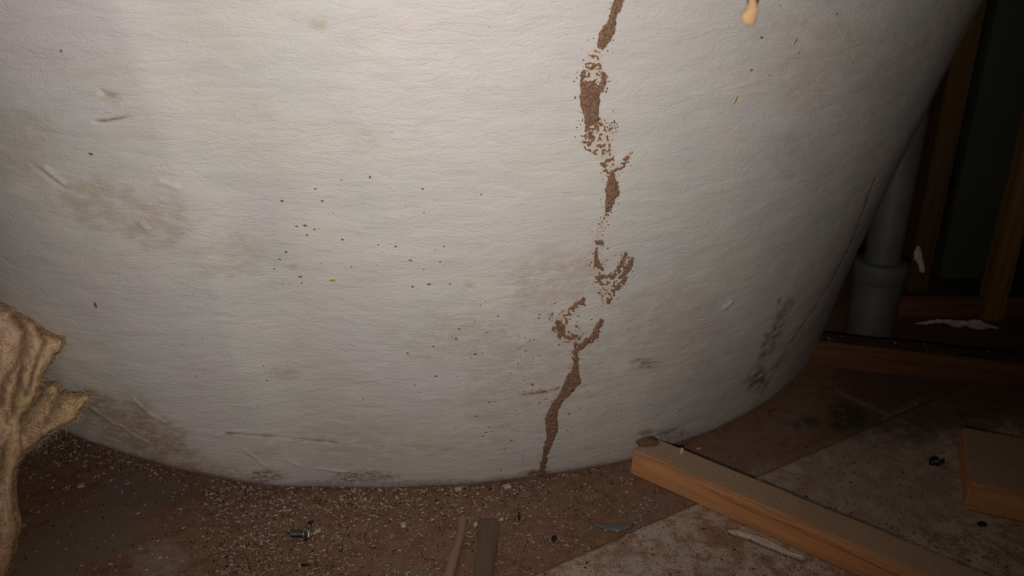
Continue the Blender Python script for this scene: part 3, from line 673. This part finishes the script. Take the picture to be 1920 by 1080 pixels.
def flat_scrap(name, outline, mat, label, cat, thick=.0012, z=.0003, noise=.0008, pitch=2.0, seed=1, prof=6, folds=None, group=None):
    X, Y, d, cell, use, full = smear(name, outline, None, thick, mat, pitch)
    x, y, dd, fu = X[use], Y[use], d[use], full[use]
    base = floor_at(x, y); o0 = base.mean(0)
    p = np.sqrt(np.clip(dd/prof, 0, 1)); up = thick*p+noise*fbm(x/14+seed, y/9, 3)
    if folds:
        for pts, w, a in folds: q, _ = seg_dist(x, y, pts); up = up + a*np.exp(-(q/w)**2)
    f = base.copy(); f[:, 2] = z+np.where(fu, up, 0); b = base.copy(); b[:, 2] = z*.5
    nf = len(f); ids = np.full(X.shape, -1); ids[use] = np.arange(nf); idb = ids.copy(); inner = use & full; idb[inner] = nf+np.arange(inner.sum())
    Q = lambda I, rev: np.stack([I[:-1, :-1][cell], I[1:, :-1][cell], I[1:, 1:][cell], I[:-1, 1:][cell]][::(-1 if rev else 1)], -1)
    off = np.array([o0[0], o0[1], 0])
    o = mesh_np(name, np.concatenate([f, b[fu]])-off, np.concatenate([Q(ids, True), Q(idb, False)]), mat)
    o.location = (float(o0[0]), float(o0[1]), 0)
    return tag(o, label, cat, group)
flat_scrap('plastic_scrap', [(1100, 983), (1112, 979), (1130, 981), (1150, 983), (1168, 981), (1190, 983), (1186, 992), (1170, 997), (1150, 998), (1132, 995), (1116, 989)], M['film'], 'small blue-grey plastic scrap lying on the brown floor by the board joint', 'scrap', .0010)
flat_scrap('caulk_strip', [(1360, 997), (1366, 992), (1384, 993), (1410, 1001), (1436, 1008), (1465, 1023), (1500, 1040), (1515, 1049), (1514, 1054), (1495, 1052), (1462, 1040), (1440, 1031), (1422, 1024), (1404, 1014), (1385, 1008), (1368, 1005)], M['caulk'], 'curled dirty white strip lying beside the long pine timber', 'strip', .0016, folds=[([(1405, 1014), (1440, 1029), (1475, 1042), (1512, 1052)], 3, .003), ([(1362, 1000), (1378, 1006)], 3, .0022)])

def crumb(px, py, r, mat, label, cat='crumb', name='black_crumb', seed=0, group=None, z=0.0):
    p = floor_at(px, py, z); o = lump(name, None, r, mat, seed, loc=(float(p[0]), float(p[1]), z+r[2]*.75)); return tag(o, label, cat, group)
crumb(1040, 1012, (.0028, .0038, .002), M['crumb'], 'small black crumb on brown floor right of the flat wood strip', seed=1)
crumb(582, 982, (.0028, .0020, .0016), M['crumb'], 'small black crumb in the sawdust just above the screw', seed=2)
crumb(572, 1061, (.0050, .0014, .0012), M['crumb'], 'thin dark splinter-like crumb in the sawdust below the screw', seed=3)
crumb(1840, 985, (.0050, .0028, .0022), M['crumb'], 'black crumb lying under the front edge of the pine offcut', seed=4)
crumb(973, 972, (.0014, .0044, .0014), M['crumb'], 'dark upright sliver on the brown floor above the flat wood strip', seed=6)
# curled dead leaf
lv = empty('dead_leaf', tuple(map(float, floor_at(1757, 870)))); tag(lv, 'black curled dead leaf on the grey floor board left of the offcut', 'leaf')
for k, (rad, tilt, ph) in enumerate(((.006, .3, .2), (.0045, -.5, 1.8), (.004, .9, 3.3))):
    V, F = [], []
    for i in range(13):
        a_ = ph+i/12*4.2; w = .0022*math.sin(math.pi*(i+.5)/13)+.0004
        c = Vector((rad*math.cos(a_)+(k-1)*.003, rad*.6*math.sin(a_), .003+.0024*math.sin(a_*1.3+tilt)))
        V += [(c.x, c.y-w*.5, max(.0003, c.z-w)), (c.x, c.y+w*.5, c.z+w)]
    for i in range(12): F.append((2*i, 2*i+1, 2*i+3, 2*i+2))
    mesh_np('leaf_curl', V, F, M['crumb'], lv)
# mud clump on the broken timber end
p = floor_at(1214, 836, .029)
o = lump('mud_clump', None, (.013, .0085, .005), m_plain('clump', (.12, .07, .04), (.22, .14, .08), 300, .95, .002), 8, loc=(float(p[0]), float(p[1])+.004, .0312), sub=4)
tag(o, 'ragged brown clump on the end of the long timber where it meets the bathtub', 'clump')
o = lump('pale_chip', None, (.0022, .003, .0045), M['chip'], 12, loc=tuple(map(float, floor_at(1278, 846, .033)))); tag(o, 'pale wood chip standing on the far edge of the long timber', 'chip')

# flakes stuck on the tub
def tub_flake(px, py, L, w, ang, mat, label, name='wood_flake'):
    P = tub_at(np.array([px]), np.array([py]))[0]; N = Vector(tub_n(P[None])[0]); U = Vector((1, 0, 0)); U = (U-N*U.dot(N)).normalized(); Vv = N.cross(U)
    d = U*math.cos(ang)+Vv*math.sin(ang); s = N.cross(d); bm = bmesh.new(); rows = []
    for i in range(7):
        t = i/6-.5; ww = w*.5*(1-(2*t)**2*.85); lift = .0005+.0014*(.25-t*t)*2
        rows.append([bm.verts.new(d*L*t+s*ww*e+N*(lift*(1 if e == 0 else .55) if up else .0001)) for e, up in ((-1, 1), (0, 1), (1, 1), (0, 0))])
    for a, b in zip(rows[:-1], rows[1:]):
        for j in range(4): bm.faces.new((a[j], a[(j+1) % 4], b[(j+1) % 4], b[j]))
    bm.faces.new(rows[0][::-1]); bm.faces.new(rows[-1])
    bmesh.ops.recalc_face_normals(bm, faces=bm.faces[:])
    o = bm_obj(name, bm, mat, None, True); o.location = P; return tag(o, label, 'flake')
tub_flake(180, 572, .0078, .0028, 1.35, M['flake_b'], 'thin brown seed-like flake on the tub above the torn insulation')
tub_flake(624, 525, .0055, .0024, .15, M['flake_o'], 'tiny orange wood flake lying on the middle of the pale tub')
tub_flake(1379, 187, .0072, .0026, 1.25, M['flake_o'], 'orange-brown flake on the tub right of the mud trail near the top')
tub_flake(1588, 60, .0045, .0026, 1.0, M['flake_o'], 'small yellowish flake on the shaded upper right of the tub')
tub_flake(1491, 77, .0040, .0016, 1.3, M['flake_b'], 'small brown flake on the tub between the splinter and the yellowish flake')
tub_flake(171, 288, .0042, .0022, .1, M['flake_b'], 'small brown flake on the upper left of the pale tub')
tub_flake(116, 95, .0022, .0020, 1.3, M['flake_b'], 'tiny brown flake at the top left of the pale tub')

# ------------------------------------------------------------------ shavings
def shaving_mesh(name, L, w, curl, mat, seed):
    r = random.Random(seed); V, F = [], []
    n = 5
    for i in range(n+1):
        t = i/n-.5; a = curl*t; cx = L*math.sin(a)/max(curl, .01); cy = L*(1-math.cos(a))/max(curl, .01)
        ww = w*.5*(1-.6*abs(2*t)**2); zz = .0006+.0012*abs(math.sin(3*t+seed))*.8
        V += [(cx, cy-ww, zz), (cx, cy+ww, zz+.0004), (cx, cy, zz-.0006)]
    for i in range(n):
        for j in range(3): F.append((i*3+j, i*3+(j+1) % 3, (i+1)*3+(j+1) % 3, (i+1)*3+j))
    me_o = mesh_np(name, V, F, mat, None, True)
    return me_o
blocked_tub = lambda P: np.hypot(P[:, 0]+.115, P[:, 1]-1.292) < .606
def on_timber(P):
    r = np.zeros(len(P), bool)
    for A, d, L, Wd in (((.1255, .7115), (.760, -.650), .62, .036), ((.4475, .6525), (.914, -.406), .3, .112), ((.392, .962), (.9633, -.2685), .265, .034)):
        v = P[:, :2]-np.array(A); u = v@np.array(d); w = v@np.array([-d[1], d[0]]); r |= (u > -.006) & (u < L) & (w > -.006) & (w < Wd+.004)
    return r
def batt_hit(x, y): return (x < np.interp(y, [700, 760, 800, 850, 900, 980, 1080], [150, 150, 120, 60, 40, 46, 26]))
def dens(x, y):                                   # where shavings have gathered (photo points on the floor)
    n = fbm(x/60, y/30, 3); edge = np.interp(x, [100, 230, 300, 400, 500, 640, 770, 900, 1020, 1180], [730, 825, 860, 893, 908, 916, 916, 908, 892, 868])
    near = np.exp(-np.clip(y-edge, 0, 400)/55.)
    d = .10 + .9*near*ss(1250, 850, x) + .55*ss(760, 420, x)*ss(330, 520, x) + .5*ss(250, 150, x)*ss(880, 850, y)
    d = d*np.where((x < 380) & (y > 890+.12*(380-x)), .28, 1)
    return d*(.35+1.3*n)
def scatter(n, seed, xr=(20, 1290), yr=(760, 1082)):
    r = np.random.default_rng(seed); out = []
    while len(out) < n:
        x = r.uniform(*xr, 4000); y = r.uniform(*yr, 4000); P = floor_at(x, y)
        ok = (r.random(4000) < dens(x, y)) & ~blocked_tub(P) & ~on_timber(P) & ~batt_hit(x, y)
        P = P[ok]; out += list(P)
    return np.array(out[:n])
protos = [shaving_mesh('wood_shaving', L, w, c, m, i) for i, (L, w, c, m) in enumerate((
    (.0085, .0013, .7, M['chip']), (.0065, .0016, 1.4, M['chip']), (.0050, .0014, .2, M['chip']), (.0100, .0011, 1.0, M['chip']), (.0060, .0018, .6, M['chip2']), (.0045, .0022, .1, M['chip'])))]
pts = scatter(190, 21)
def sh_zone(P):
    x, y = (float(v) for v in to_px(P))
    if x < 330: return 'pale wood shaving in the dark dust between torn insulation and bathtub', 'shavings by the insulation'
    if x < 520: return 'pale wood shaving in brown dust left of the screw', 'shavings left of the screw'
    if x < 840 and y < 960: return 'pale wood shaving along the foot of the tub above the screw', 'shavings along the foot of the tub'
    if x < 840: return 'pale wood shaving on brown floor between the screw and the thin stick', 'shavings between screw and stick'
    return 'pale wood shaving on brown floor right of the thin stick', 'shavings right of the stick'
for i, P in enumerate(pts):
    pr = protos[i % 6]
    o = pr if i < 6 else pr.copy()
    if i >= 6: COL.objects.link(o)
    o.location = (float(P[0]), float(P[1]), .0002); o.rotation_euler = (0, random.uniform(-.1, .1), random.gauss(.1, .9)); s = random.uniform(.55, 1.15); o.scale = (s, s, s)
    lb, gr = sh_zone(P); tag(o, lb, 'shaving', gr)
# chunkier chips
def chip(px, py, L, w, rz, label, mat='chip'):
    bm = box_bm(L, w, .0014, .0003, segs=1)
    for v in bm.verts: v.co.x -= L/2; v.co.y -= w/2; v.co.x += .0008*math.sin(v.co.y*900+L*5000); v.co.z += .0004*math.sin(v.co.x*700)+.0003
    o = bm_obj('wood_chip', bm, M[mat]); frame(o, px, py, .0002, rz); tag(o, label, 'chip')
chip(755, 986, .0046, .0068, .15, 'squarish pale wood chip on the floor left of the thin stick')
chip(596, 997, .0062, .0046, .5, 'pinkish flat wood chip touching the sawdust right of the screw head')
chip(466, 1037, .0070, .0046, .6, 'tan flat chip on the floor lower left of the screw', 'chip2')
chip(152, 912, .0070, .0050, .2, 'pale oval chip in the sawdust below the torn insulation flap')
chip(858, 918, .0058, .0044, .4, 'pale chip lying against the foot of the tub below its middle')
chip(950, 913, .0070, .0060, .3, 'pale chip at the foot of the tub left of the mud trail')
chip(892, 985, .0050, .0050, .7, 'pale chip between the thin stick and the flat wood strip')
chip(940, 975, .0040, .0040, .2, 'small pale chip at the top right corner of the flat wood strip')
chip(1310, 842, .0050, .0026, .1, 'small pale chip on the floor behind the long timber near the tub')
# fine sawdust and grit: uncountable
def grit(name, P, lmin, lmax, wmin, wmax, mat, seed, label, cat, zoff=None):
    r = np.random.default_rng(seed); n = len(P); a = r.normal(.1, .9, n); L = np.maximum(lmin*.5, r.uniform(lmin, lmax, n)*r.random(n)**.8); w = r.uniform(wmin, wmax, n)
    d = np.stack([np.cos(a), np.sin(a), r.uniform(-.12, .12, n)], -1); s = np.stack([-np.sin(a), np.cos(a), r.uniform(-.3, .3, n)], -1)
    P = P.copy(); P[:, 2] += .0007; k = r.uniform(-.3, .3, n)
    mid = P + s*(L*k)[:, None]*.5 + np.array([0, 0, .0006]); e0 = P-d*(L/2)[:, None]; e1 = P+d*(L/2)[:, None]
    V = np.stack([e0, mid-s*(w/2)[:, None], mid+s*(w/2)[:, None]+np.array([0, 0, .0005]), e1, mid-np.array([0, 0, .0012])], 1).reshape(-1, 3)
    b = np.arange(n)[:, None]*5
    F = np.concatenate([b+np.array([0, 1, 2]), b+np.array([1, 3, 2]), b+np.array([0, 4, 1]), b+np.array([1, 4, 3]), b+np.array([0, 2, 4]), b+np.array([2, 3, 4])])
    o = mesh_np(name, V, F, mat, None, False); return tag(o, label, cat, None, 'stuff')
grit('sawdust', scatter(2100, 5), .0018, .0072, .0004, .0012, M['chip'], 1, 'fine pale sawdust strewn over the brown floor in front of the bathtub', 'sawdust')
grit('brown_grit', scatter(9000, 6, (20, 1900), (640, 1082)), .0010, .0032, .0006, .0014, M['chip2'], 2, 'brown wood grit mixed into the floor dust', 'grit')
grit('dark_grit', scatter(2200, 8, (20, 1900), (640, 1082)), .0010, .0040, .0006, .0016, M['crumb'], 3, 'dark specks of dirt scattered over the floor boards', 'grit')
# dust on the timbers
def top_scatter(A, d, L, Wd, H, n, seed):
    r = np.random.default_rng(seed); u = r.uniform(.008, L-.01, n); w = r.uniform(.003, Wd-.003, n); d = np.array(d); m = np.array([-d[1], d[0]])
    return np.concatenate([np.array(A)+u[:, None]*d+w[:, None]*m, np.full((n, 1), H)], 1)
grit('timber_dust', np.concatenate([top_scatter((.1255, .7115), (.760, -.650), .5, .036, .0305, 170, 1), top_scatter((.4475, .6525), (.914, -.406), .2, .112, .0315, 90, 2), top_scatter((.392, .962), (.9633, -.2685), .26, .0335, .0364, 30, 3)]), .0010, .0034, .0005, .0010, M['chip'], 4, 'tiny pale wood flecks lying on top of the timbers', 'dust')

# ------------------------------------------------------------------ hanging splinter, close to the lens, from the frame rail above the view
rail = box_bm(1.2, .04, .07, .002); o = bm_obj('trim_1', rail, M['pine']); o.location = (-.5, .335, .545); o['kind'] = 'structure'
spl = empty('hanging_splinter', tuple(map(float, depth_at(1405, 20, .36)))); tag(spl, 'torn pale wood splinter with dark bark hanging at the top edge of the frame', 'splinter')
SO = np.array(spl.location)
def hang(name, prof, mat, Y, rough=.0006, seed=0):
    V, F = [], []; seg = 14
    for i, (px, py, w) in enumerate(prof):
        c = depth_at(px, py, Y)-SO; s = w/FPX*.40*.5
        for k in range(seg):
            a_ = 2*math.pi*k/seg; j = 1+.25*(float(vn(np.array(k*.9+seed), np.array(i*.8)))-.5)
            V.append((c[0]+s*j*math.cos(a_), c[1]+s*.55*j*math.sin(a_), c[2]))
    for i in range(len(prof)-1):
        for k in range(seg): F.append((i*seg+k, i*seg+(k+1) % seg, (i+1)*seg+(k+1) % seg, (i+1)*seg+k))
    o = mesh_np(name, V, F, mat, spl)
    bm = bmesh.new(); bm.from_mesh(o.data); bm.verts.ensure_lookup_table(); m = len(prof)-1
    bm.faces.new([bm.verts[m*seg+k] for k in range(seg)]); bm.faces.new([bm.verts[k] for k in range(seg)][::-1]); bm.to_mesh(o.data); bm.free()
top_px = float(to_px(np.array([.1, .36, .546]))[1])
hang('splinter', [(1412, top_px, 12), (1411, -60, 12), (1411, -12, 10), (1411, 2, 12), (1411, 12, 17), (1409, 20, 22), (1405, 28, 26), (1404, 36, 25), (1405, 43, 20), (1406, 48, 9)], M['splinter'], .36)
hang('bark_strip', [(1405, top_px, 8), (1405, -30, 9), (1404, 0, 6), (1403, 7, 4), (1402, 11, 1.5)], M['bark'], .363, seed=3)
hang('bark_strip', [(1417, top_px, 9), (1418, -30, 9), (1419, 0, 8), (1419, 6, 6), (1418, 10, 2)], M['bark'], .363, seed=5)
